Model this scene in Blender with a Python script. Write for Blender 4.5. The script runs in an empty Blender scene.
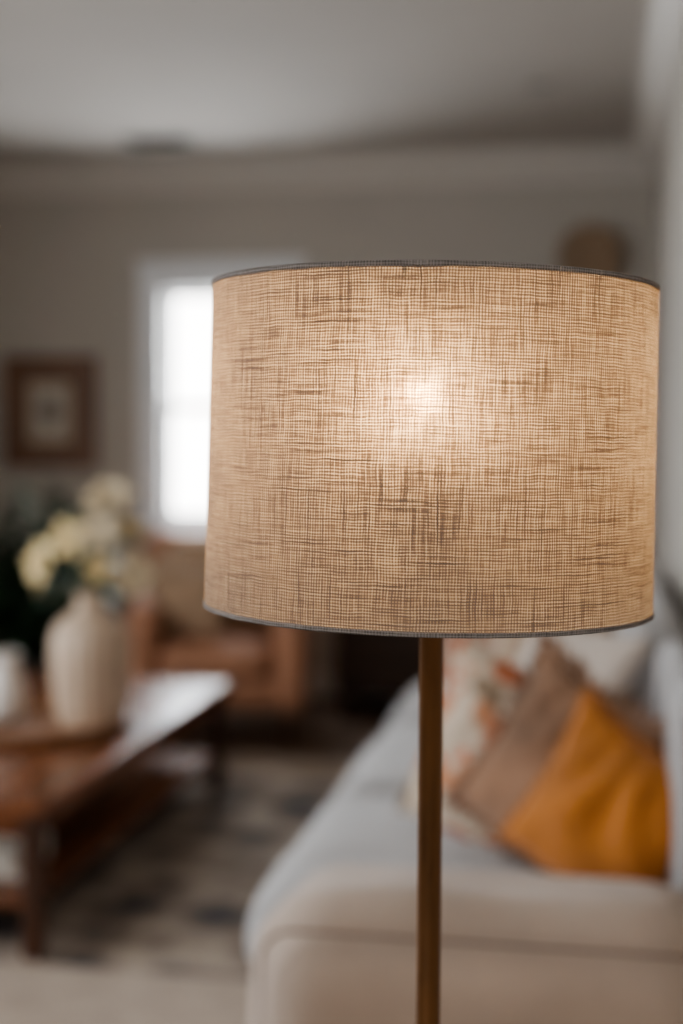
import bpy, bmesh, math, random
from mathutils import Vector, Matrix, Euler
random.seed(7)
D=bpy.data
scene=bpy.context.scene
col=scene.collection

# ------------------------------------------------------------ materials
class NT:
    def __init__(s,name):
        s.m=D.materials.new(name); s.m.use_nodes=True
        s.t=s.m.node_tree; s.n=s.t.nodes; s.n.clear()
        s.out=s.n.new('ShaderNodeOutputMaterial')
    def add(s,typ,ins=None,**kw):
        nd=s.n.new(typ)
        for k,v in kw.items(): setattr(nd,k,v)
        if ins:
            for k,v in ins.items():
                sock=nd.inputs[k]
                if isinstance(v,bpy.types.NodeSocket): s.t.links.new(v,sock)
                else: sock.default_value=v
        return nd
    def math(s,op,a,b=None,clamp=False):
        nd=s.n.new('ShaderNodeMath'); nd.operation=op; nd.use_clamp=clamp
        for i,v in enumerate((a,b)):
            if v is None: continue
            if isinstance(v,bpy.types.NodeSocket): s.t.links.new(v,nd.inputs[i])
            else: nd.inputs[i].default_value=v
        return nd.outputs[0]
    def mixc(s,f,a,b,mode='MIX'):
        nd=s.n.new('ShaderNodeMix'); nd.data_type='RGBA'; nd.blend_type=mode
        for i,v in ((0,f),(6,a),(7,b)):
            if isinstance(v,bpy.types.NodeSocket): s.t.links.new(v,nd.inputs[i])
            else: nd.inputs[i].default_value=v if i==0 else (*v[:3],1)
        return nd.outputs[2]
    def ramp(s,f,stops,interp='LINEAR'):
        nd=s.n.new('ShaderNodeValToRGB'); nd.color_ramp.interpolation=interp
        e=nd.color_ramp.elements
        while len(e)<len(stops): e.new(0.5)
        for i,(p,c) in enumerate(stops):
            e[i].position=p; e[i].color=(*c[:3],1) if hasattr(c,'__len__') else (c,c,c,1)
        s.t.links.new(f,nd.inputs[0]); return nd.outputs[0]
    def coord(s,kind='Object',scale=(1,1,1)):
        tc=s.n.new('ShaderNodeTexCoord')
        mp=s.add('ShaderNodeMapping',{'Vector':tc.outputs[kind],'Scale':scale})
        return mp.outputs[0]
    def noise(s,vec,scale=5,detail=3,rough=.5):
        return s.add('ShaderNodeTexNoise',{'Vector':vec,'Scale':scale,'Detail':detail,'Roughness':rough}).outputs['Fac']
    def bump(s,h,strength=.3,dist=.002):
        return s.add('ShaderNodeBump',{'Height':h,'Strength':strength,'Distance':dist}).outputs[0]
    def finish(s,shader):
        s.t.links.new(shader,s.out.inputs[0]); return s.m

def bsdf(nt,color,rough=.6,metal=0,normal=None,**kw):
    ins={'Base Color':color if isinstance(color,bpy.types.NodeSocket) else (*color[:3],1),'Roughness':rough,'Metallic':metal}
    if normal is not None: ins['Normal']=normal
    ins.update(kw)
    return nt.add('ShaderNodeBsdfPrincipled',ins).outputs[0]

def plain(name,color,rough=.6,metal=0,var=.12,scale=8,bs=.2,bd=.002,bscale=60,**kw):
    nt=NT(name); v=nt.coord()
    n=nt.noise(v,scale,4)
    c2=[min(1,x*(1+var)) for x in color]; c1=[x*(1-var) for x in color]
    c=nt.ramp(n,[(.3,c1),(.7,c2)])
    return nt.finish(bsdf(nt,c,rough,metal,nt.bump(nt.noise(v,bscale,3),bs,bd),**kw))

def fabric(name,color,var=.12,freq=500,bs=.35):
    nt=NT(name); v=nt.coord()
    n=nt.noise(v,6,4)
    w1=nt.noise(nt.coord(scale=(freq,freq*.1,freq*.1)),1,2); w2=nt.noise(nt.coord(scale=(freq*.1,freq,freq)),1,2)
    h=nt.math('ADD',w1,w2)
    c=nt.ramp(n,[(.3,[x*(1-var) for x in color]),(.7,[min(1,x*(1+var)) for x in color])])
    c=nt.mixc(.25,c,nt.ramp(h,[(.3,.35),(1,1.0)]),'MULTIPLY')
    hh=nt.math('ADD',nt.math('MULTIPLY',h,.15),nt.math('MULTIPLY',nt.noise(v,9,3),2.))
    return nt.finish(bsdf(nt,c,.9,0,nt.bump(hh,bs,.006),**{'Sheen Weight':.3}))

def wood(name,c1,c2,rough=.35,axis='Y',scale=9):
    nt=NT(name)
    sc={'Y':(scale,1,scale),'X':(1,scale,scale),'Z':(scale,scale,1)}[axis]
    v=nt.coord(scale=sc)
    n=nt.noise(v,2.2,6,.62); n2=nt.noise(v,14,3)
    f=nt.math('ADD',nt.math('MULTIPLY',n,.8),nt.math('MULTIPLY',n2,.2))
    c=nt.ramp(f,[(.35,c1),(.5,[(a+b)/2 for a,b in zip(c1,c2)]),(.66,c2)])
    return nt.finish(bsdf(nt,c,rough,0,nt.bump(f,.15,.001)))

M={}
M['wall']=plain('wall_paint',(.43,.395,.35),.85,var=.03,scale=2,bs=.08,bscale=180)
M['ceil']=plain('ceiling_paint',(.45,.415,.375),.9,var=.03,scale=2,bs=.08,bscale=150)
M['trim']=plain('trim_paint',(.55,.515,.47),.5,var=.02,bs=.03)
M['wintrim']=plain('window_trim_paint',(.70,.71,.72),.45,var=.02,bs=.03)
M['floor']=wood('floor_wood',(.07,.042,.026),(.15,.09,.055),.4,'Y',6)
M['table']=wood('table_walnut',(.10,.036,.016),(.29,.11,.048),.27,'Y',8)
M['darkwood']=wood('dark_wood',(.035,.018,.01),(.09,.045,.025),.35,'X',8)
M['legwood']=wood('leg_wood',(.04,.016,.008),(.10,.04,.02),.35,'Z',8)
M['framewood']=wood('frame_wood',(.10,.04,.016),(.20,.09,.04),.4,'Z',9)
M['traywood']=wood('tray_wood',(.14,.06,.025),(.32,.16,.08),.4,'X',8)
M['sofa']=fabric('sofa_linen',(.49,.395,.33),.06)
M['sofaseat']=fabric('sofa_seat_linen',(.41,.40,.40),.05)
M['piping']=fabric('sofa_piping',(.26,.19,.15),.05)
M['mustard']=fabric('mustard_velvet',(.44,.165,.034),.25)
M['brown']=fabric('brown_boucle',(.27,.155,.095),.5,200,.9)
M['cream']=fabric('cream_cotton',(.62,.49,.38),.06)
M['tan']=fabric('tan_cotton',(.38,.26,.17),.12)
M['white']=fabric('offwhite_cotton',(.55,.48,.42),.05)
M['arm']=plain('tan_leather',(.40,.20,.118),.55,var=.12,scale=5,bs=.3,bscale=40)
M['ceramic']=plain('cream_ceramic',(.53,.41,.31),.5,var=.08,bs=.1)
M['whitecer']=plain('white_ceramic',(.68,.64,.60),.3,var=.03,bs=.02)
M['green']=plain('leaf_green',(.028,.062,.026),.5,var=.4,scale=12)
M['stem']=plain('stem_green',(.10,.11,.05),.6,var=.2)
M['petal']=plain('petal_cream',(.76,.66,.49),.7,var=.10,scale=15)
M['petal2']=plain('petal_yellow',(.74,.60,.34),.7,var=.14,scale=15)
M['pot']=plain('dark_pot',(.06,.05,.045),.6)
M['soil']=plain('soil',(.03,.02,.012),.95,bs=.8)
M['wicker']=plain('wicker',(.34,.24,.16),.8,var=.3,scale=40,bs=.8,bscale=90)
M['paper']=plain('book_paper',(.65,.62,.56),.8,var=.05)
M['bookblue']=plain('book_cloth_blue',(.32,.38,.44),.7)
M['bookwhite']=plain('book_cloth_white',(.62,.60,.58),.6)
M['bookred']=plain('book_cloth_rust',(.30,.11,.06),.7)
M['vent']=plain('vent_metal',(.20,.19,.18),.5)
M['black']=plain('black_metal',(.02,.02,.02),.4,.6)
M['mat']=plain('picture_mat',(.20,.12,.075),.8,var=.1)

# bronze pole
nt=NT('aged_brass'); v=nt.coord(scale=(1,1,.15))
n=nt.noise(v,30,5,.6)
c=nt.ramp(n,[(.3,(.080,.036,.012)),(.7,(.20,.092,.030))])
M['brass']=nt.finish(bsdf(nt,c,.38,.55,nt.bump(nt.noise(nt.coord(),150,3),.15,.0005)))

# floral fabric
nt=NT('floral_fabric'); v=nt.coord()
vv=nt.add('ShaderNodeTexNoise',{'Vector':v,'Scale':9.,'Detail':3.}).outputs['Color']
dv=nt.add('ShaderNodeVectorMath',{0:vv,'Scale':.08},operation='SCALE').outputs[0]
v2=nt.add('ShaderNodeVectorMath',{0:v,1:dv},operation='ADD').outputs[0]
vor=nt.add('ShaderNodeTexVoronoi',{'Vector':v2,'Scale':15.0,'Randomness':.9})
n=nt.noise(v,22,4)
d=nt.math('ADD',vor.outputs['Distance'],nt.math('MULTIPLY',nt.math('SUBTRACT',n,.5),.45))
mask=nt.ramp(d,[(.56,1.0),(.64,0.0)])
pick=nt.add('ShaderNodeSeparateColor',{'Color':vor.outputs['Color']}).outputs[0]
pc=nt.ramp(pick,[(0,(.56,.15,.055)),(.30,(.60,.50,.40)),(.48,(.26,.19,.13)),(.60,(.56,.27,.15)),(.78,(.45,.13,.05))],'CONSTANT')
c=nt.mixc(mask,(.60,.50,.40),pc)
M['floral']=nt.finish(bsdf(nt,c,.9,0,nt.bump(nt.noise(v,120,2),.4,.002)))
nt=NT('blush_pattern'); v=nt.coord()
w=nt.add('ShaderNodeTexWave',{'Vector':v,'Scale':7.,'Distortion':3.,'Detail':2.}).outputs['Fac']
c=nt.ramp(w,[(.35,(.58,.44,.36)),(.6,(.48,.25,.17))])
M['blush']=nt.finish(bsdf(nt,c,.9))
# rug
nt=NT('rug_pattern'); v=nt.coord()
n=nt.noise(v,2.6,6,.62); n2=nt.noise(v,9,5,.7)
vor=nt.add('ShaderNodeTexVoronoi',{'Vector':v,'Scale':4.2,'Randomness':.5}).outputs['Distance']
f=nt.math('ADD',nt.math('MULTIPLY',n,.45),nt.math('ADD',nt.math('MULTIPLY',n2,.35),nt.math('MULTIPLY',vor,.35)))
fc=nt.ramp(f,[(.44,(.07,.066,.075)),(.52,(.18,.15,.13)),(.58,(.31,.25,.205)),(.68,(.46,.39,.32))])
sep=nt.add('ShaderNodeSeparateXYZ',{0:v})
ax=nt.math('ABSOLUTE',sep.outputs[0])
ex=nt.math('GREATER_THAN',ax,.97)
ey=nt.math('GREATER_THAN',sep.outputs[1],.88); ey2=nt.math('LESS_THAN',sep.outputs[1],-1.10)
bm_=nt.math('MAXIMUM',ex,nt.math('MAXIMUM',ey,ey2))
bc=nt.ramp(n2,[(.3,(.36,.29,.235)),(.7,(.48,.40,.33))])
c=nt.mixc(bm_,fc,bc)
M['rug']=nt.finish(bsdf(nt,c,.95,0,nt.bump(nt.noise(v,160,3),.7,.004)))
# art
nt=NT('art_print'); v=nt.coord()
n=nt.noise(v,7,4)
sep=nt.add('ShaderNodeSeparateXYZ',{0:v})
r=nt.math('ADD',nt.math('MULTIPLY',nt.math('POWER',sep.outputs[0],2.),60.),nt.math('MULTIPLY',nt.math('POWER',sep.outputs[2],2.),45.))
f=nt.math('ADD',r,nt.math('MULTIPLY',n,.5))
c=nt.ramp(f,[(.40,(.16,.14,.12)),(.52,(.46,.40,.33))])
M['art']=nt.finish(bsdf(nt,c,.5))
# glass
def glass(name,f,r=.02):
    nt=NT(name)
    g=nt.add('ShaderNodeBsdfGlossy',{'Roughness':r}); tr=nt.add('ShaderNodeBsdfTransparent')
    return nt.finish(nt.add('ShaderNodeMixShader',{0:f,1:tr.outputs[0],2:g.outputs[0]}).outputs[0])
M['glass']=glass('window_glass',.06); M['bulbglass']=glass('bulb_glass',.004,.3)
# bulb
nt=NT('bulb_emission')
M['bulb']=nt.finish(nt.add('ShaderNodeEmission',{'Color':(1,.66,.36,1),'Strength':680.}).outputs[0])
# translucent disc, unseen, added in the shade top to soften the upward light
nt=NT('added_diffuser')
a1=nt.add('ShaderNodeBsdfTranslucent',{'Color':(.75,.73,.70,1)}).outputs[0]
a2=nt.add('ShaderNodeBsdfDiffuse',{'Color':(.45,.44,.42,1)}).outputs[0]
M['diffuser']=nt.finish(nt.add('ShaderNodeMixShader',{0:.5,1:a1,2:a2}).outputs[0])

# ---- linen shade : UV in metres
def linen(name,hem=False):
    nt=NT(name)
    tc=nt.n.new('ShaderNodeTexCoord')
    def mp(sx,sy,loc=(0,0,0)): return nt.add('ShaderNodeMapping',{'Vector':tc.outputs['UV'],'Scale':(sx,sy,1),'Location':loc}).outputs[0]
    warp=nt.add('ShaderNodeTexNoise',{'Vector':mp(45,45),'Scale':1.,'Detail':2.}).outputs['Color']
    wv=nt.add('ShaderNodeVectorMath',{0:warp,1:(.5,.5,.5)},operation='SUBTRACT').outputs[0]
    wv=nt.add('ShaderNodeVectorMath',{0:wv,'Scale':.0024},operation='SCALE').outputs[0]
    uv=nt.add('ShaderNodeVectorMath',{0:tc.outputs['UV'],1:wv},operation='ADD').outputs[0]
    def mp2(sx,sy,loc=(0,0,0)): return nt.add('ShaderNodeMapping',{'Vector':uv,'Scale':(sx,sy,1),'Location':loc}).outputs[0]
    s=nt.add('ShaderNodeSeparateXYZ',{0:uv})
    P=2*math.pi/.0024
    su=nt.math('SINE',nt.math('MULTIPLY',s.outputs[0],P)); sv=nt.math('SINE',nt.math('MULTIPLY',s.outputs[1],P))
    vertN=nt.noise(mp2(700,30),1,2,.6)
    horN=nt.noise(mp2(26,720,(3,7,0)),1,2,.6)
    slubV=nt.math('MAXIMUM',nt.math('SUBTRACT',nt.noise(mp2(560,12,(9,2,0)),1,1),.60),0.)
    slubH=nt.math('MAXIMUM',nt.math('SUBTRACT',nt.noise(mp2(12,600,(1,12,0)),1,1),.61),0.)
    blot=nt.noise(mp2(22,22),1,3)
    t=nt.math('ADD',nt.math('MULTIPLY',vertN,.95),nt.math('MULTIPLY',horN,.95))
    t=nt.math('ADD',t,nt.math('ADD',nt.math('MULTIPLY',su,.20),nt.math('MULTIPLY',sv,.21)))
    t=nt.math('ADD',t,nt.math('MULTIPLY',nt.math('ADD',slubV,slubH),3.4))
    t=nt.math('ADD',t,nt.math('MULTIPLY',nt.math('SUBTRACT',blot,.5),.14))
    T=nt.math('MULTIPLY',t,.5)
    trans=nt.ramp(T,[(.30,(1,.92,.79)),(.42,(.66,.53,.385)),(.54,(.17,.11,.066)),(.72,(.025,.014,.008))])
    refl=nt.ramp(T,[(.28,(.12,.112,.108)),(.44,(.30,.28,.27)),(.62,(.46,.425,.405))])
    bmp=nt.bump(t,.8,.0008)
    dif=nt.add('ShaderNodeBsdfDiffuse',{'Color':refl,'Normal':bmp}).outputs[0]
    tl=nt.add('ShaderNodeBsdfTranslucent',{'Color':trans}).outputs[0]
    rf=nt.add('ShaderNodeBsdfRefraction',{'Color':trans,'Roughness':.56,'IOR':1.33}).outputs[0]
    rf2=nt.add('ShaderNodeBsdfRefraction',{'Color':trans,'Roughness':.88,'IOR':1.55}).outputs[0]
    gap=nt.ramp(T,[(.30,(.012,.011,.010)),(.48,(.0015,.0013,.001))])
    tp=nt.add('ShaderNodeBsdfTransparent',{'Color':gap}).outputs[0]
    rr_=nt.add('ShaderNodeMixShader',{0:.84,1:rf,2:rf2}).outputs[0]
    a=nt.add('ShaderNodeMixShader',{0:.27,1:tl,2:rr_}).outputs[0]
    b=nt.add('ShaderNodeMixShader',{0:(.12 if hem else .52),1:dif,2:a}).outputs[0]
    if hem: return nt.finish(b)
    e=nt.add('ShaderNodeAddShader',{0:b,1:tp}).outputs[0]
    return nt.finish(e)
M['linen']=linen('shade_linen'); M['hem']=linen('shade_hem_linen',True)

# ------------------------------------------------------------ geometry helpers
def empty(name,loc=(0,0,0),rot=(0,0,0)):
    e=D.objects.new(name,None); e.empty_display_size=.1
    e.location=loc; e.rotation_euler=rot; col.objects.link(e); return e
def obj(name,bm,mat,parent=None,loc=(0,0,0),rot=(0,0,0),smooth=True,uv=None):
    bmesh.ops.recalc_face_normals(bm,faces=bm.faces)
    me=D.meshes.new(name); bm.to_mesh(me); bm.free()
    o=D.objects.new(name,me); col.objects.link(o)
    me.materials.append(M[mat] if isinstance(mat,str) else mat)
    if smooth: me.shade_smooth()
    o.location=loc; o.rotation_euler=rot
    if parent: o.parent=parent
    return o
def addbox(bm,lo,hi):
    lo=Vector(lo);hi=Vector(hi)
    r=bmesh.ops.create_cube(bm,size=1)
    for v in r['verts']:
        v.co=Vector(((v.co.x+.5)*(hi.x-lo.x)+lo.x,(v.co.y+.5)*(hi.y-lo.y)+lo.y,(v.co.z+.5)*(hi.z-lo.z)+lo.z))
    return r['verts']
def box(name,lo,hi,mat,parent=None,bev=.0,seg=3,loc=(0,0,0),rot=(0,0,0)):
    bm=bmesh.new()
    boxes=[(lo,hi)] if not isinstance(lo,list) else lo
    for a,b in boxes: addbox(bm,a,b)
    o=obj(name,bm,mat,parent,loc,rot,smooth=False)
    if bev>0:
        m=o.modifiers.new('bevel','BEVEL'); m.width=bev; m.segments=seg; m.limit_method='ANGLE'
        o.data.shade_smooth(); m2=o.modifiers.new('wn','WEIGHTED_NORMAL')
    return o
SEED=[0]
def soft(name,lo,hi,mat,parent=None,puff=.02,p=5.0,n=14,rot=(0,0,0),loc=(0,0,0),wr=.004):
    """upholstered block : rounded box with bulging faces"""
    lo=Vector(lo);hi=Vector(hi);c=(lo+hi)/2;h=(hi-lo)/2
    bm=bmesh.new(); bmesh.ops.create_cube(bm,size=2)
    bmesh.ops.subdivide_edges(bm,edges=bm.edges[:],cuts=n,use_grid_fill=True)
    rad=min(h)*.75
    SEED[0]+=1; rng=random.Random(SEED[0])
    ph=[rng.uniform(0,6) for _ in range(4)]
    for v in bm.verts:
        q=v.co.copy()
        q=Vector([math.copysign(abs(x)**.75,x) if abs(x)<1 else x for x in q])
        pt=Vector((q.x*h.x,q.y*h.y,q.z*h.z))
        inner=Vector([max(-(h[i]-rad),min(h[i]-rad,pt[i])) for i in range(3)])
        d=pt-inner
        if d.length>1e-6: pt=inner+d.normalized()*min(rad,d.length) if sum(1 for i in range(3) if abs(d[i])>1e-6)>1 else pt
        b=[1-q[i]**2 for i in range(3)]
        ax=max(range(3),key=lambda i:abs(q[i]))
        o=[i for i in range(3) if i!=ax]
        amt=puff*max(0,b[o[0]])**.5*max(0,b[o[1]])**.5
        pt[ax]+=math.copysign(amt,q[ax])
        w=wr*(math.sin(pt.x*17+ph[0])*math.sin(pt.y*13+ph[1])+.5*math.sin(pt.y*31+pt.z*23+ph[2]))
        pt+=q.normalized()*w
        v.co=pt+c
    o=obj(name,bm,mat,parent,loc,rot)
    s=o.modifiers.new('sub','SUBSURF'); s.levels=1; s.render_levels=1
    return o
def lathe(name,prof,mat,parent=None,seg=64,loc=(0,0,0),rot=(0,0,0),rib=0,ribn=0,uv=False,closed=False):
    bm=bmesh.new(); rings=[]
    uvl=bm.loops.layers.uv.new('UVMap') if uv else None
    for r,z in prof:
        ring=[]
        for i in range(seg):
            a=2*math.pi*i/seg
            rr=r*(1+ (rib*math.cos(a*ribn) if rib else 0))
            ring.append(bm.verts.new((rr*math.cos(a),rr*math.sin(a),z)))
        rings.append(ring)
    pairs=list(zip(range(len(rings)-1),range(1,len(rings))))
    if closed: pairs.append((len(rings)-1,0))
    for j,k in pairs:
        for i in range(seg):
            f=bm.faces.new((rings[j][i],rings[j][(i+1)%seg],rings[k][(i+1)%seg],rings[k][i]))
            if uv:
                R=.2
                us=[i,i+1,i+1,i]; zs=[prof[j][1],prof[j][1],prof[k][1],prof[k][1]]
                for l,u,z in zip(f.loops,us,zs): l[uvl].uv=(2*math.pi*u/seg*R,z)
    o=obj(name,bm,mat,parent,loc,rot); return o
def tube(name,pts,rad,mat,parent=None,seg=10,closed=False,bm=None,ret=False):
    own=bm is None
    if own: bm=bmesh.new()
    pts=[Vector(p) for p in pts]; n=len(pts); rings=[]
    rads=rad if isinstance(rad,(list,tuple)) else [rad]*n
    up=Vector((0,0,1))
    for i,p in enumerate(pts):
        if closed: t=pts[(i+1)%n]-pts[i-1]
        else: t=pts[min(i+1,n-1)]-pts[max(i-1,0)]
        t.normalize()
        a=t.cross(up)
        if a.length<1e-3: a=t.cross(Vector((1,0,0)))
        a.normalize(); b=t.cross(a)
        rings.append([bm.verts.new(p+(a*math.cos(2*math.pi*k/seg)+b*math.sin(2*math.pi*k/seg))*rads[i]) for k in range(seg)])
    for i in range(n if closed else n-1):
        A=rings[i];B=rings[(i+1)%n]
        for k in range(seg): bm.faces.new((A[k],A[(k+1)%seg],B[(k+1)%seg],B[k]))
    if not closed:
        bm.faces.new(rings[0]); bm.faces.new(rings[-1][::-1])
    if own: return obj(name,bm,mat,parent)
def pillow(name,w,h,t,mat,loc,yaw,lean,roll=0,fringe=None,seed=0):
    e=empty(name,loc)
    R=Matrix.Rotation(yaw,4,'Z')@Matrix.Rotation(-lean,4,'X')@Matrix.Rotation(roll,4,'Y')
    e.rotation_euler=R.to_euler()
    bm=bmesh.new(); N=26; rng=random.Random(seed); ph=[rng.uniform(0,6) for _ in range(6)]
    g={}
    for sgn in (1,-1):
        for i in range(N+1):
            for j in range(N+1):
                u=-1+2*i/N; v=-1+2*j/N
                edge=i in(0,N) or j in(0,N)
                if sgn==-1 and edge: g[(sgn,i,j)]=g[(1,i,j)]; continue
                x=w/2*u*(1-.10*(1-v*v)); z=h/2*v*(1-.10*(1-u*u))
                th=t/2*((1-u**2)*(1-v**2))**.42
                th*=1+.10*math.sin(5*u+ph[0])*math.sin(4*v+ph[1])
                th+=.006*math.sin(14*u*v+9*u+ph[2]) *(1-u*u)*(1-v*v)
                g[(sgn,i,j)]=bm.verts.new((x,-sgn*th,z-.02*h*math.cos(u*3)))
    for sgn in (1,-1):
        for i in range(N):
            for j in range(N):
                bm.faces.new((g[(sgn,i,j)],g[(sgn,i+1,j)],g[(sgn,i+1,j+1)],g[(sgn,i,j+1)]))
    o=obj('cover',bm,mat,e)
    s=o.modifiers.new('sub','SUBSURF'); s.levels=1; s.render_levels=1
    per=[]
    for k in range(4*N):
        s_,q=divmod(k,N)
        a=-1+2*q/N
        u,v=[(a,-1),(1,a),(-a,1),(-1,-a)][s_]
        per.append(Vector((w/2*u*(1-.10*(1-v*v)),0,h/2*v*(1-.10*(1-u*u))-.02*h*math.cos(u*3))))
    tube('piping',per,.004,fringe or mat,e,6,True)
    if fringe:
        bm=bmesh.new()
        for k in range(0,len(per)):
            for q in range(2):
                p=per[k].lerp(per[(k+1)%len(per)],q/2)
                d=p.normalized()*.03+Vector((rng.uniform(-.008,.008),rng.uniform(-.012,.012),rng.uniform(-.008,.008)))
                tube('',[p,p+d*.5,p+d+Vector((0,0,-.004))],[.003,.0035,.002],fringe,None,5,False,bm)
        obj('fringe',bm,fringe,e)
    return e

# ------------------------------------------------------------ room shell
XL,XR,YB,YN,H=-3.7,.25,7.0,-1.6,2.7
T=.15
W0,W1,Z0,Z1=-2.185,-1.58,.87,2.055
box('floor',(XL-T,YN,-.1),(XR+T,YB+T,0),'floor')
box('ceiling',(XL-T,YN,H),(XR+T,YB+T,H+.1),'ceil')
box('wall_back',[((XL,YB,0),(W0,YB+T,H)),((W1,YB,0),(XR,YB+T,H)),((W0,YB,0),(W1,YB+T,Z0)),((W0,YB,Z1),(W1,YB+T,H))],None,'wall')
box('wall_right',(XR,YN,0),(XR+T,YB+T,H),'wall')
LW0,LW1,LZ0,LZ1=1.2,3.6,.7,2.2
box('wall_left',[((XL-T,YN,0),(XL,LW0,H)),((XL-T,LW1,0),(XL,YB+T,H)),((XL-T,LW0,0),(XL,LW1,LZ0)),((XL-T,LW0,LZ1),(XL,LW1,H))],None,'wall')
def crown(name,axis):
    prof=[(0,0),(.012,0),(.02,.02),(.02,.035),(.05,.06),(.085,.10),(.10,.13),(.12,.135),(.12,.155),(0,.155)]
    bm=bmesh.new(); rs=[]
    for end in (0,1):
        ring=[]
        for o_,z in prof:
            zz=H-.155+z
            if axis=='back': x=(XL+o_ if end==0 else XR-o_); ring.append(bm.verts.new((x,YB-o_,zz)))
            elif axis=='right': y=(YN if end==0 else YB-o_); ring.append(bm.verts.new((XR-o_,y,zz)))
            else: y=(YN if end==0 else YB-o_); ring.append(bm.verts.new((XL+o_,y,zz)))
        rs.append(ring)
    n=len(prof)
    for i in range(n): bm.faces.new((rs[0][i],rs[0][(i+1)%n],rs[1][(i+1)%n],rs[1][i]))
    obj(name,bm,'trim',smooth=False)
crown('trim_1','back'); crown('trim_2','right'); crown('trim_3','left')
box('baseboard_back',(XL,YB-.018,0),(XR-.018,YB,.13),'trim',bev=.005)
box('baseboard_right',(XR-.012,YN,0),(XR,YB,.13),'trim',bev=.005)
box('baseboard_left',(XL,YN,0),(XL+.018,YB-.018,.13),'trim',bev=.005)

# windows
win=empty('window_1',((W0+W1)/2,YB,(Z0+Z1)/2))
w=(W1-W0)/2; h=(Z1-Z0)/2; c_=.13
box('casing',[((-w-c_,-.022,-h),(-w,0,h+c_)),((w,-.022,-h),(w+c_,0,h+c_)),((-w,-.022,h),(w,0,h+c_))],None,'wintrim',win,.004)
box('head_cap',(-w-c_-.01,-.035,h+c_),(w+c_+.01,0,h+c_+.02),'wintrim',win,.004)
box('sill',(-w-c_-.02,-.07,-h-.03),(w+c_+.02,.06,-h),'wintrim',win,.006)
box('apron',(-w-c_,-.018,-h-.10),(w+c_,0,-h-.03),'wintrim',win,.004)
s_=.035
box('sash_upper',[((-w,.07,-.02),(-w+s_,.10,h)),((w-s_,.07,-.02),(w,.10,h)),((-w+s_,.07,h-s_),(w-s_,.10,h)),((-w+s_,.07,-.02),(w-s_,.10,.02))],None,'wintrim',win,.003)
box('sash_lower',[((-w,.035,-h),(-w+s_,.065,.02)),((w-s_,.035,-h),(w,.065,.02)),((-w+s_,.035,-h),(w-s_,.065,-h+.05)),((-w+s_,.035,-.02),(w-s_,.065,.02))],None,'wintrim',win,.003)
box('glass_upper',(-w+s_,.083,.02),(w-s_,.087,h-s_),'glass',win)
box('glass_lower',(-w+s_,.048,-h+.05),(w-s_,.052,-.02),'glass',win)
win2=empty('window_2',(XL,(LW0+LW1)/2,(LZ0+LZ1)/2))
a=(LW1-LW0)/2;b=(LZ1-LZ0)/2
box('casing',[((0,-a-c_,-b-c_),(.022,-a,b+c_)),((0,a,-b-c_),(.022,a+c_,b+c_)),((0,-a,b),(.022,a,b+c_)),((0,-a,-b-c_),(.022,a,-b))],None,'wintrim',win2,.004)
box('sash',[((-.09,-a,-b),(-.05,-a+.04,b)),((-.09,a-.04,-b),(-.05,a,b)),((-.09,-.03,-b),(-.05,.03,b)),((-.09,-a,b-.04),(-.05,a,b)),((-.09,-a,-b),(-.05,a,-b+.04)),((-.09,-a,-.02),(-.05,a,.02))],None,'wintrim',win2,.003)

# ceiling vent
v=empty('ceiling_vent',(-2.05,6.50,H))
box('vent_frame',[((-.16,-.09,-.012),(.16,-.07,0)),((-.16,.07,-.012),(.16,.09,0)),((-.16,-.07,-.012),(-.14,.07,0)),((.14,-.07,-.012),(.16,.07,0))],None,'vent',v,.002)
box('vent_louvres',[((-.14,-.065+.02*i,-.010),(.14,-.055+.02*i,-.001)) for i in range(7)],None,'black',v)
dl=empty('recessed_downlight',(-.25,5.7,H))
lathe('downlight_ring',[(.055,-.002),(.06,-.012),(.09,-.010),(.095,-.001)],'ceil',dl,40)
lathe('downlight_baffle',[(.001,-.001),(.056,-.003)],'vent',dl,40)

# picture
pf=empty('framed_picture',(-2.79,YB-.002,1.435))
fw=.075
box('frame',[((-.255,-.035,-.29),(-.255+fw,0,.29)),((.255-fw,-.035,-.29),(.255,0,.29)),((-.255+fw,-.035,.29-fw),(.255-fw,0,.29)),((-.255+fw,-.035,-.29),(.255-fw,0,-.29+fw))],None,'framewood',pf,.008)
box('mat_board',(-.18,-.014,-.215),(.18,-.006,.215),'mat',pf)
box('print',(-.11,-.018,-.15),(.11,-.0145,.15),'art',pf)

# wall basket
wb=empty('wall_basket',(-.05,YB-.005,2.18))
bm=bmesh.new()
for k in range(12):
    r=.012+k*.0125
    tube('',[(r*math.cos(t),-.02-.05*(k/13)**2,r*math.sin(t)) for t in [2*math.pi*i/40 for i in range(40)]],.0075,None,None,6,True,bm)
obj('woven_coils',bm,'wicker',wb)

# ------------------------------------------------------------ rug
rug=box('area_rug',(-1.25,-1.9,0),(1.25,1.27,.012),'rug',None,.004,loc=(-1.55,4.34,.0))

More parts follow.
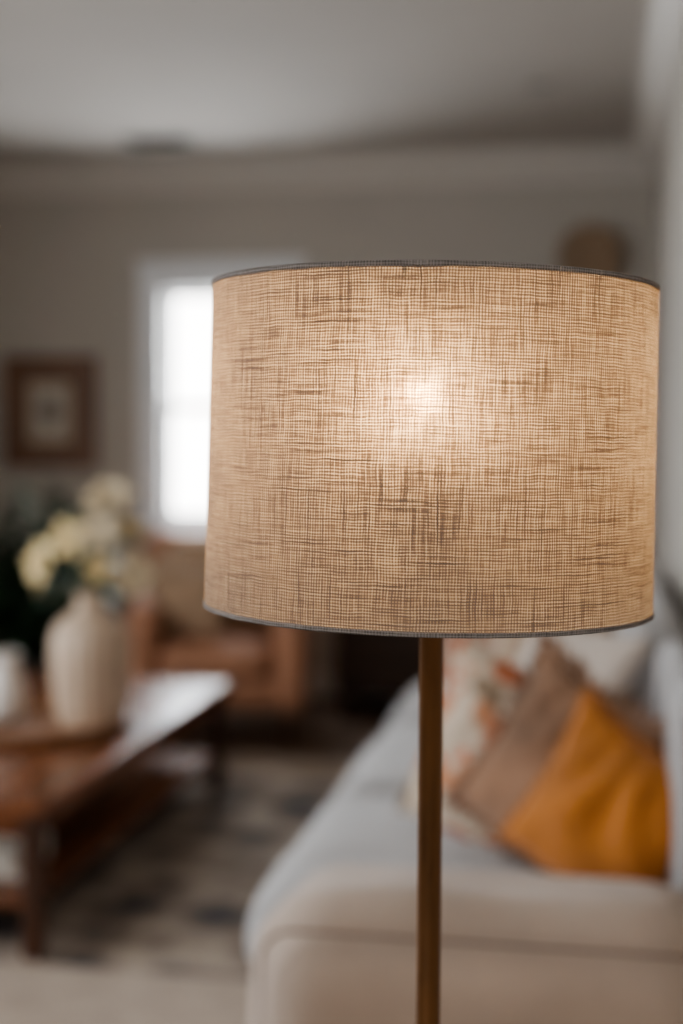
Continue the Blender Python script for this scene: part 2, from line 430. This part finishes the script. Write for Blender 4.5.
# ------------------------------------------------------------ sofa
so=empty('sofa',(0,0,0))
AX0=-.55; SX0=-.63; BX=.235
soft('near_arm',(AX0,2.15,.07),(BX,2.50,.56),'sofa',so,.012,n=18,wr=.006)
soft('far_arm',(AX0,5.12,.07),(BX,5.45,.56),'sofa',so,.012,n=16)
box('base_rail',(SX0+.04,2.42,.07),(BX-.01,5.2,.30),'sofa',so,.02)
L=(5.13-2.49)/3
for i in range(3):
    soft('seat_cushion_%d'%(i+1),(SX0,2.49+i*L+.003,.295),(.16,2.49+(i+1)*L-.003,.45),'sofaseat',so,.022)
soft('back_frame',(.175,2.45,.28),(BX+.005,5.2,.80),'sofa',so,.005)
for i in range(3):
    soft('back_cushion_%d'%(i+1),(.065 if i else .14,2.50+i*L+.004,.44),(.215,2.50+(i+1)*L-.004,.88 if i else .84),'sofaseat',so,.015)
pts=[]
ya=2.158
def rr(x0,x1,z0,z1,r,n=6):
    out=[]
    for cx,cz,a0 in ((x1-r,z1-r,0),(x0+r,z1-r,90),(x0+r,z0+r,180),(x1-r,z0+r,270)):
        for k in range(n+1):
            a=math.radians(a0+90*k/n); out.append((cx+r*math.cos(a),cz+r*math.sin(a)))
    return out
tube('arm_piping',[(x,ya+.005,z) for x,z in rr(AX0+.035,BX-.03,.10,.525,.05)],.0035,'piping',so,8,True)
for x in (AX0+.06,BX-.06):
    for y in (2.24,5.36):
        lathe('leg_%d'%(int(y*10)+ (x>0)),[(.001,.012),(.018,.012),(.026,.08),(.001,.08)],'legwood',so,20,loc=(x,y,0))

r_=math.radians
SZ=.47
pillow('mustard_pillow',.335,.335,.13,'mustard',(.037,2.61,SZ+.15),r_(-20),r_(10),r_(27),seed=1)
pillow('boucle_pillow',.38,.38,.10,'brown',(-.045,2.78,SZ+.18),r_(-24),r_(14),r_(26),fringe='brown',seed=2)
pillow('floral_pillow',.42,.40,.11,'floral',(-.165,2.93,SZ+.175),r_(-18),r_(14),r_(14),seed=3)
pillow('offwhite_pillow',.44,.42,.13,'white',(-.08,3.50,SZ+.20),r_(-50),r_(20),r_(8),seed=4)
pillow('tan_pillow',.44,.42,.13,'tan',(-.11,4.05,SZ+.205),r_(-45),r_(20),r_(-5),seed=5)
pillow('cream_pillow',.46,.44,.13,'cream',(-.14,4.56,SZ+.22),r_(-35),r_(20),r_(4),seed=6)
pillow('blush_pillow',.40,.38,.12,'blush',(-.36,4.91,SZ+.19),r_(-12),r_(18),r_(-6),seed=7)

# ------------------------------------------------------------ coffee table
ct=empty('coffee_table',(-1.755,4.15,0))
tw,tl,th=.44,.91,.41
box('top',(-tw,-tl,th-.035),(tw,tl,th),'table',ct,.006)
box('apron',[((-tw+.05,-tl+.05,th-.10),(-tw+.07,tl-.05,th-.035)),((tw-.07,-tl+.05,th-.10),(tw-.05,tl-.05,th-.035)),((-tw+.07,-tl+.05,th-.10),(tw-.07,-tl+.07,th-.035)),((-tw+.07,tl-.07,th-.10),(tw-.07,tl-.05,th-.035))],None,'table',ct,.002)
box('lower_shelf',(-tw+.05,-tl+.05,.13),(tw-.05,tl-.05,.155),'table',ct,.004)
k=0
for x in (-1,1):
    for y in (-1,1):
        k+=1
        cx=x*(tw-.045); cy=y*(tl-.045)
        box('leg_%d'%k,(cx-.025,cy-.025,.012),(cx+.025,cy+.025,th-.035),'legwood',ct,.006)

bk=empty('book_stack',(-1.60,3.52,.156))
zz=0
for i,(m,w_,l_,t_) in enumerate([('bookred',.30,.23,.035),('bookwhite',.29,.22,.045),('bookblue',.27,.21,.03),('bookwhite',.25,.19,.04)]):
    rz=r_([3,-5,6,-8][i])
    box('book_pages_%d'%i,(-w_/2+.004,-l_/2+.004,zz+.003),(w_/2-.004,l_/2-.002,zz+t_-.003),'paper',bk,rot=(0,0,rz))
    box('book_cover_%d'%i,[((-w_/2,-l_/2,zz),(w_/2,l_/2,zz+.003)),((-w_/2,-l_/2,zz+t_-.003),(w_/2,l_/2,zz+t_)),((-w_/2,l_/2-.003,zz+.003),(w_/2,l_/2,zz+t_-.003))],None,m,bk,rot=(0,0,rz))
    zz+=t_

TC=(-1.68,4.10)
tr=empty('wooden_tray',(TC[0],TC[1],th))
lathe('tray_body',[(.001,0),(.25,0),(.285,.006),(.29,.035),(.28,.038),(.268,.014),(.001,.012)],'traywood',tr,72)
VX,VY,VZ=-1.505,4.08,th+.015
va=empty('flower_vase',(VX,VY,VZ))
prof=[(.001,0),(.078,0),(.090,.01),(.104,.06),(.113,.15),(.117,.22),(.115,.27),(.100,.315),(.070,.342),(.046,.358),(.038,.378),(.041,.398),(.048,.410),(.042,.409),(.034,.39),(.034,.36),(.05,.34),(.001,.33)]
lathe('vase_body',prof,'ceramic',va,144,rib=.03,ribn=20)
def flower(parent,name,p,nrm,R,mat,seed):
    rng=random.Random(seed); bm=bmesh.new()
    q=Vector(nrm).normalized().to_track_quat('Z','Y').to_matrix().to_4x4(); q.translation=Vector(p)
    for layer,(cnt,rad,lift) in enumerate(((6,R,.05),(5,R*.75,.5),(4,R*.4,1.0))):
        for k in range(cnt):
            a=2*math.pi*(k+layer*.5)/cnt+rng.uniform(-.15,.15)
            A=Matrix.Rotation(a,4,'Z'); n=6; g=[]
            lf=lift+rng.uniform(-.15,.15)
            for i in range(n+1):
                t=i/n; row=[]
                wdt=rad*.36*math.sin(math.pi*min(1,t*.86+.07))**.8
                for j in range(5):
                    s=-1+j/2
                    co=Vector((t*rad*math.cos(lf*t),s*wdt,t*rad*math.sin(lf)*.8+.12*rad*s*s*math.sin(t*3)))
                    row.append(bm.verts.new(q@(A@co)))
                g.append(row)
            for i in range(n):
                for j in range(4): bm.faces.new((g[i][j],g[i+1][j],g[i+1][j+1],g[i][j+1]))
    obj(name,bm,mat,parent)
heads=[((.055,.02,.70),(.2,-.6,.8),.080,'petal'),((-.15,-.02,.50),(-.6,-.8,.3),.074,'petal2'),((-.055,-.03,.575),(-.1,-.95,.4),.068,'petal2'),
((.045,-.03,.595),(.2,-.9,.5),.062,'petal'),((.135,.0,.47),(.6,-.7,.2),.074,'petal'),((.0,.05,.655),(0,.4,1),.05,'petal'),((.11,.05,.60),(.6,-.3,.7),.05,'petal2'),((-.175,.04,.44),(-.9,-.4,.2),.045,'petal2'),((.04,-.04,.49),(.3,-.95,.1),.045,'petal2')]
for i,(p,nn,R,m) in enumerate(heads):
    flower(va,'blossom_%d'%i,p,nn,R,m,i)
    P=Vector(p)
    tube('stem_%d'%i,[(0,0,.35),(P.x*.2,P.y*.3,.41),(P.x*.8,P.y*.8,P.z-.05),P],.003,'stem',va,6)
pj=empty('ceramic_pitcher',(-1.81,4.15,th+.015))
lathe('pitcher_body',[(.001,0),(.055,0),(.065,.02),(.068,.07),(.056,.13),(.042,.165),(.044,.19),(.052,.205),(.047,.204),(.038,.17),(.05,.12),(.06,.03),(.001,.02)],'whitecer',pj,48)
tube('pitcher_handle',[(-.045,0,.185),(-.085,0,.175),(-.10,0,.13),(-.09,0,.09),(-.062,0,.07)],.008,'whitecer',pj,8)

# ------------------------------------------------------------ potted plant
pp=empty('potted_plant',(-2.52,6.1,0))
lathe('pot',[(.001,0),(.12,0),(.15,.15),(.17,.30),(.16,.30),(.14,.27),(.001,.27)],'pot',pp,40)
lathe('soil',[(.001,.275),(.145,.275)],'soil',pp,32)
bm=bmesh.new(); bs=bmesh.new(); rng=random.Random(3)
for s in range(70):
    a=rng.uniform(0,6.28); hgt=rng.uniform(.35,.86); sp=rng.uniform(.05,.46)
    base=Vector((.04*math.cos(a),.04*math.sin(a),.27))
    tip=Vector((sp*math.cos(a),sp*math.sin(a),.27+hgt*(1-sp*.5)))
    mid=(base+tip)/2+Vector((0,0,.08))
    tube('',[base,mid,tip],[.006,.005,.003],None,None,5,False,bs)
    for l in range(9):
        t=.2+.8*l/8; p=base.lerp(mid,t*2) if t<.5 else mid.lerp(tip,t*2-1)
        la=a+rng.uniform(-1.6,1.6); ln=rng.uniform(.09,.16); el=rng.uniform(-.3,.8)
        d=Vector((math.cos(la)*math.cos(el),math.sin(la)*math.cos(el),math.sin(el))); sd=d.cross(Vector((0,0,1))).normalized(); nn=sd.cross(d)
        rows=[]
        for i in range(6):
            q=i/5; w_=.036*math.sin(math.pi*min(1,q*.92+.06)); c0=p+d*ln*q-Vector((0,0,.05*q*q))
            rows.append([bm.verts.new(c0-sd*w_+nn*.01),bm.verts.new(c0),bm.verts.new(c0+sd*w_+nn*.01)])
        for i in range(5):
            for j in range(2): bm.faces.new((rows[i][j],rows[i+1][j],rows[i+1][j+1],rows[i][j+1]))
obj('leaves',bm,'green',pp); obj('stems',bs,'green',pp)

# ------------------------------------------------------------ armchair
ac=empty('armchair',(-1.66,6.12,0),(0,0,r_(14)))
soft('seat_base',(-.30,-.36,.14),(.30,.30,.30),'arm',ac,.006)
soft('seat_cushion',(-.235,-.38,.28),(.235,.20,.43),'arm',ac,.02)
soft('back',(-.34,.16,.16),(.34,.36,.86),'arm',ac,.02)
soft('back_cushion',(-.23,.06,.40),(.23,.20,.82),'tan',ac,.03)
soft('arm_1',(-.38,-.38,.13),(-.245,.34,.60),'arm',ac,.012)
soft('arm_2',(.245,-.38,.13),(.38,.34,.60),'arm',ac,.012)
k=0
for x in (-.31,.31):
    for y in (-.31,.28):
        k+=1; lathe('leg_%d'%k,[(.001,0),(.014,0),(.024,.15),(.001,.15)],'legwood',ac,16,loc=(x,y,0))
pillow('throw_pillow',.34,.32,.12,'tan',(-1.74,5.92,.61),r_(10),r_(14),r_(6),seed=9)

# ------------------------------------------------------------ sideboard
sb=empty('sideboard',(-.78,6.74,0))
box('carcass',(-.42,-.20,.10),(.42,.20,.72),'darkwood',sb,.006)
box('top',(-.44,-.215,.72),(.44,.215,.75),'darkwood',sb,.005)
box('doors',[((-.41,-.215,.12),(-.005,-.20,.70)),((.005,-.215,.12),(.41,-.20,.70))],None,'darkwood',sb,.006)
for x in (-.04,.04):
    lathe('knob_%d'%(x>0),[(.001,0),(.012,.003),(.013,.012),(.005,.016),(.005,.024),(.001,.024)],'brass',sb,16,loc=(x,-.239,.45),rot=(r_(-90),0,0))
k=0
for x in (-.38,.38):
    for y in (-.16,.16):
        k+=1; box('foot_%d'%k,(x-.02,y-.02,0),(x+.02,y+.02,.10),'darkwood',sb,.004)

# ------------------------------------------------------------ floor lamp
LX,LY=-.1445,1.264
fl=empty('floor_lamp',(LX,LY,0))
lathe('base',[(.001,0),(.138,0),(.142,.006),(.142,.018),(.135,.024),(.03,.028),(.018,.045),(.001,.045)],'brass',fl,72)
pr=.0110
lathe('pole',[(.001,.02),(pr,.02),(pr,.70),(pr+.0008,.703),(pr+.0008,.709),(pr,.712),(pr,1.195),(pr+.003,1.20),(pr+.003,1.212),(.001,1.215)],'brass',fl,40)
lathe('socket',[(.001,1.21),(.017,1.212),(.019,1.25),(.019,1.275),(.016,1.285),(.001,1.285)],'brass',fl,32)
BZ=1.337
camr=Vector((.984,.177,0))
bp=camr*-.010
lathe('bulb_filament',[(.001,-.013),(.008,-.010),(.0125,0),(.008,.010),(.001,.013)],'bulb',fl,24,loc=(bp.x,bp.y,BZ))
lathe('bulb_stem',[(.001,-.052),(.006,-.050),(.003,-.013),(.001,-.012)],'whitecer',fl,16,loc=(bp.x,bp.y,BZ))
lathe('bulb_glass',[(.012,-.054),(.014,-.040),(.022,-.020),(.026,0),(.024,.012),(.016,.022),(.001,.027)],'bulbglass',fl,32,loc=(bp.x,bp.y,BZ))
ZT,ZB=1.434,1.152
Rt,Rb=.1955,.1985
sh=empty('shade_assembly',(-.003,0,(ZT+ZB)/2)); sh.parent=fl
sh.rotation_euler=Matrix.Rotation(r_(.75),4,Vector((-.11,.99,0))).to_euler()
hh=(ZT-ZB)/2
n=24
lathe('shade_fabric',[(Rb+(Rt-Rb)*i/n,-hh+2*hh*i/n) for i in range(n+1)],'linen',sh,160,uv=True)
def hemr(name,R,z,s):
    o=.0010
    lathe(name,[(R-o,z),(R-o,z+s*.0028),(R+o*.6,z+s*.0030),(R+o,z+s*.0022),(R+o*1.2,z+s*.0008),(R+o,z-s*.0008),(R,z-s*.0014)],'hem',sh,160,uv=True,closed=True)
hemr('hem_top',Rt,hh,-1); hemr('hem_bottom',Rb,-hh,1)
tp=[2*math.pi*i/96 for i in range(96)]
tube('ring_top',[((Rt-.003)*math.cos(a),(Rt-.003)*math.sin(a),hh-.001) for a in tp],.0013,'black',sh,8,True)
tube('ring_bottom',[((Rb-.003)*math.cos(a),(Rb-.003)*math.sin(a),-hh+.001) for a in tp],.0013,'black',sh,8,True)
lathe('added_top_diffuser',[(.001,hh-.003),(.06,hh-.003),(.12,hh-.003),(Rt-.003,hh-.003)],'diffuser',sh,96)  # added disc out of view, blurs the cutoff of the bulb's light on the ceiling
for k in range(3):
    a=r_(30+120*k)
    tube('spider_%d'%k,[(0,0,hh-.022),((Rt*.9)*math.cos(a),(Rt*.9)*math.sin(a),hh-.016),((Rt-.004)*math.cos(a),(Rt-.004)*math.sin(a),hh-.006)],.0018,'brass',sh,8)
lathe('finial',[(.001,0),(.010,0),(.010,.006),(.004,.010),(.006,.014),(.001,.018)],'brass',sh,20,loc=(0,0,hh-.026))
tube('harp',[(.0,.016,1.235),(.0,.045,1.26),(.0,.058,1.31),(.0,.05,1.36),(.0,.02,1.405),(0,0,1.412),(.0,-.02,1.405),(.0,-.05,1.36),(.0,-.058,1.31),(.0,-.045,1.26),(.0,-.016,1.235)],.0012,'brass',fl,8)

# ------------------------------------------------------------ light : overcast sky, bright over the garden side (+Y)
w=D.worlds.new('World'); scene.world=w; w.use_nodes=True
wt=w.node_tree; bg=wt.nodes['Background']
tc=wt.nodes.new('ShaderNodeTexCoord'); sx=wt.nodes.new('ShaderNodeSeparateXYZ'); wt.links.new(tc.outputs['Generated'],sx.inputs[0])
mr=wt.nodes.new('ShaderNodeMapRange'); wt.links.new(sx.outputs[1],mr.inputs[0])
mr.inputs[1].default_value=.3; mr.inputs[2].default_value=.8; mr.inputs[3].default_value=1.1; mr.inputs[4].default_value=9.0
wt.links.new(mr.outputs[0],bg.inputs[1])
bg.inputs[0].default_value=(1,.965,.925,1)
def area(name,loc,target,sx,sy,e,c):
    l=D.lights.new(name,'AREA'); l.shape='RECTANGLE'; l.size=sx; l.size_y=sy; l.energy=e; l.color=c
    o=D.objects.new(name,l); col.objects.link(o); o.location=loc
    o.rotation_euler=(Vector(target)-Vector(loc)).to_track_quat('-Z','Y').to_euler(); return o
area('window_daylight_back',((W0+W1)/2,YB+.35,1.5),((W0+W1)/2,3,.9),.9,1.4,110,(.84,.92,1))
area('window_daylight_left',(XL-.4,2.4,1.55),(0,2.8,.8),2.3,1.5,120,(.90,.95,1))
for vl in ('AgX - Medium High Contrast',):
    try:
        scene.view_settings.view_transform='AgX'; scene.view_settings.look=vl
    except Exception as ex: print(ex)

# ------------------------------------------------------------ camera
cam=D.cameras.new('camera'); co=D.objects.new('camera',cam); col.objects.link(co); scene.camera=co
cam.sensor_fit='VERTICAL'; cam.sensor_height=36; cam.sensor_width=24; cam.lens=50
yaw=r_(10.2); pitch=math.atan(72/1422); roll=r_(.35)
Rm=Matrix.Rotation(yaw,4,'Z')@Matrix.Rotation(math.pi/2-pitch,4,'X')@Matrix.Rotation(roll,4,'Z')
co.matrix_world=Matrix.Translation((0,0,1.3))@Rm
cam.dof.use_dof=True; cam.dof.focus_distance=1.09; cam.dof.aperture_fstop=1.95; cam.clip_start=.02
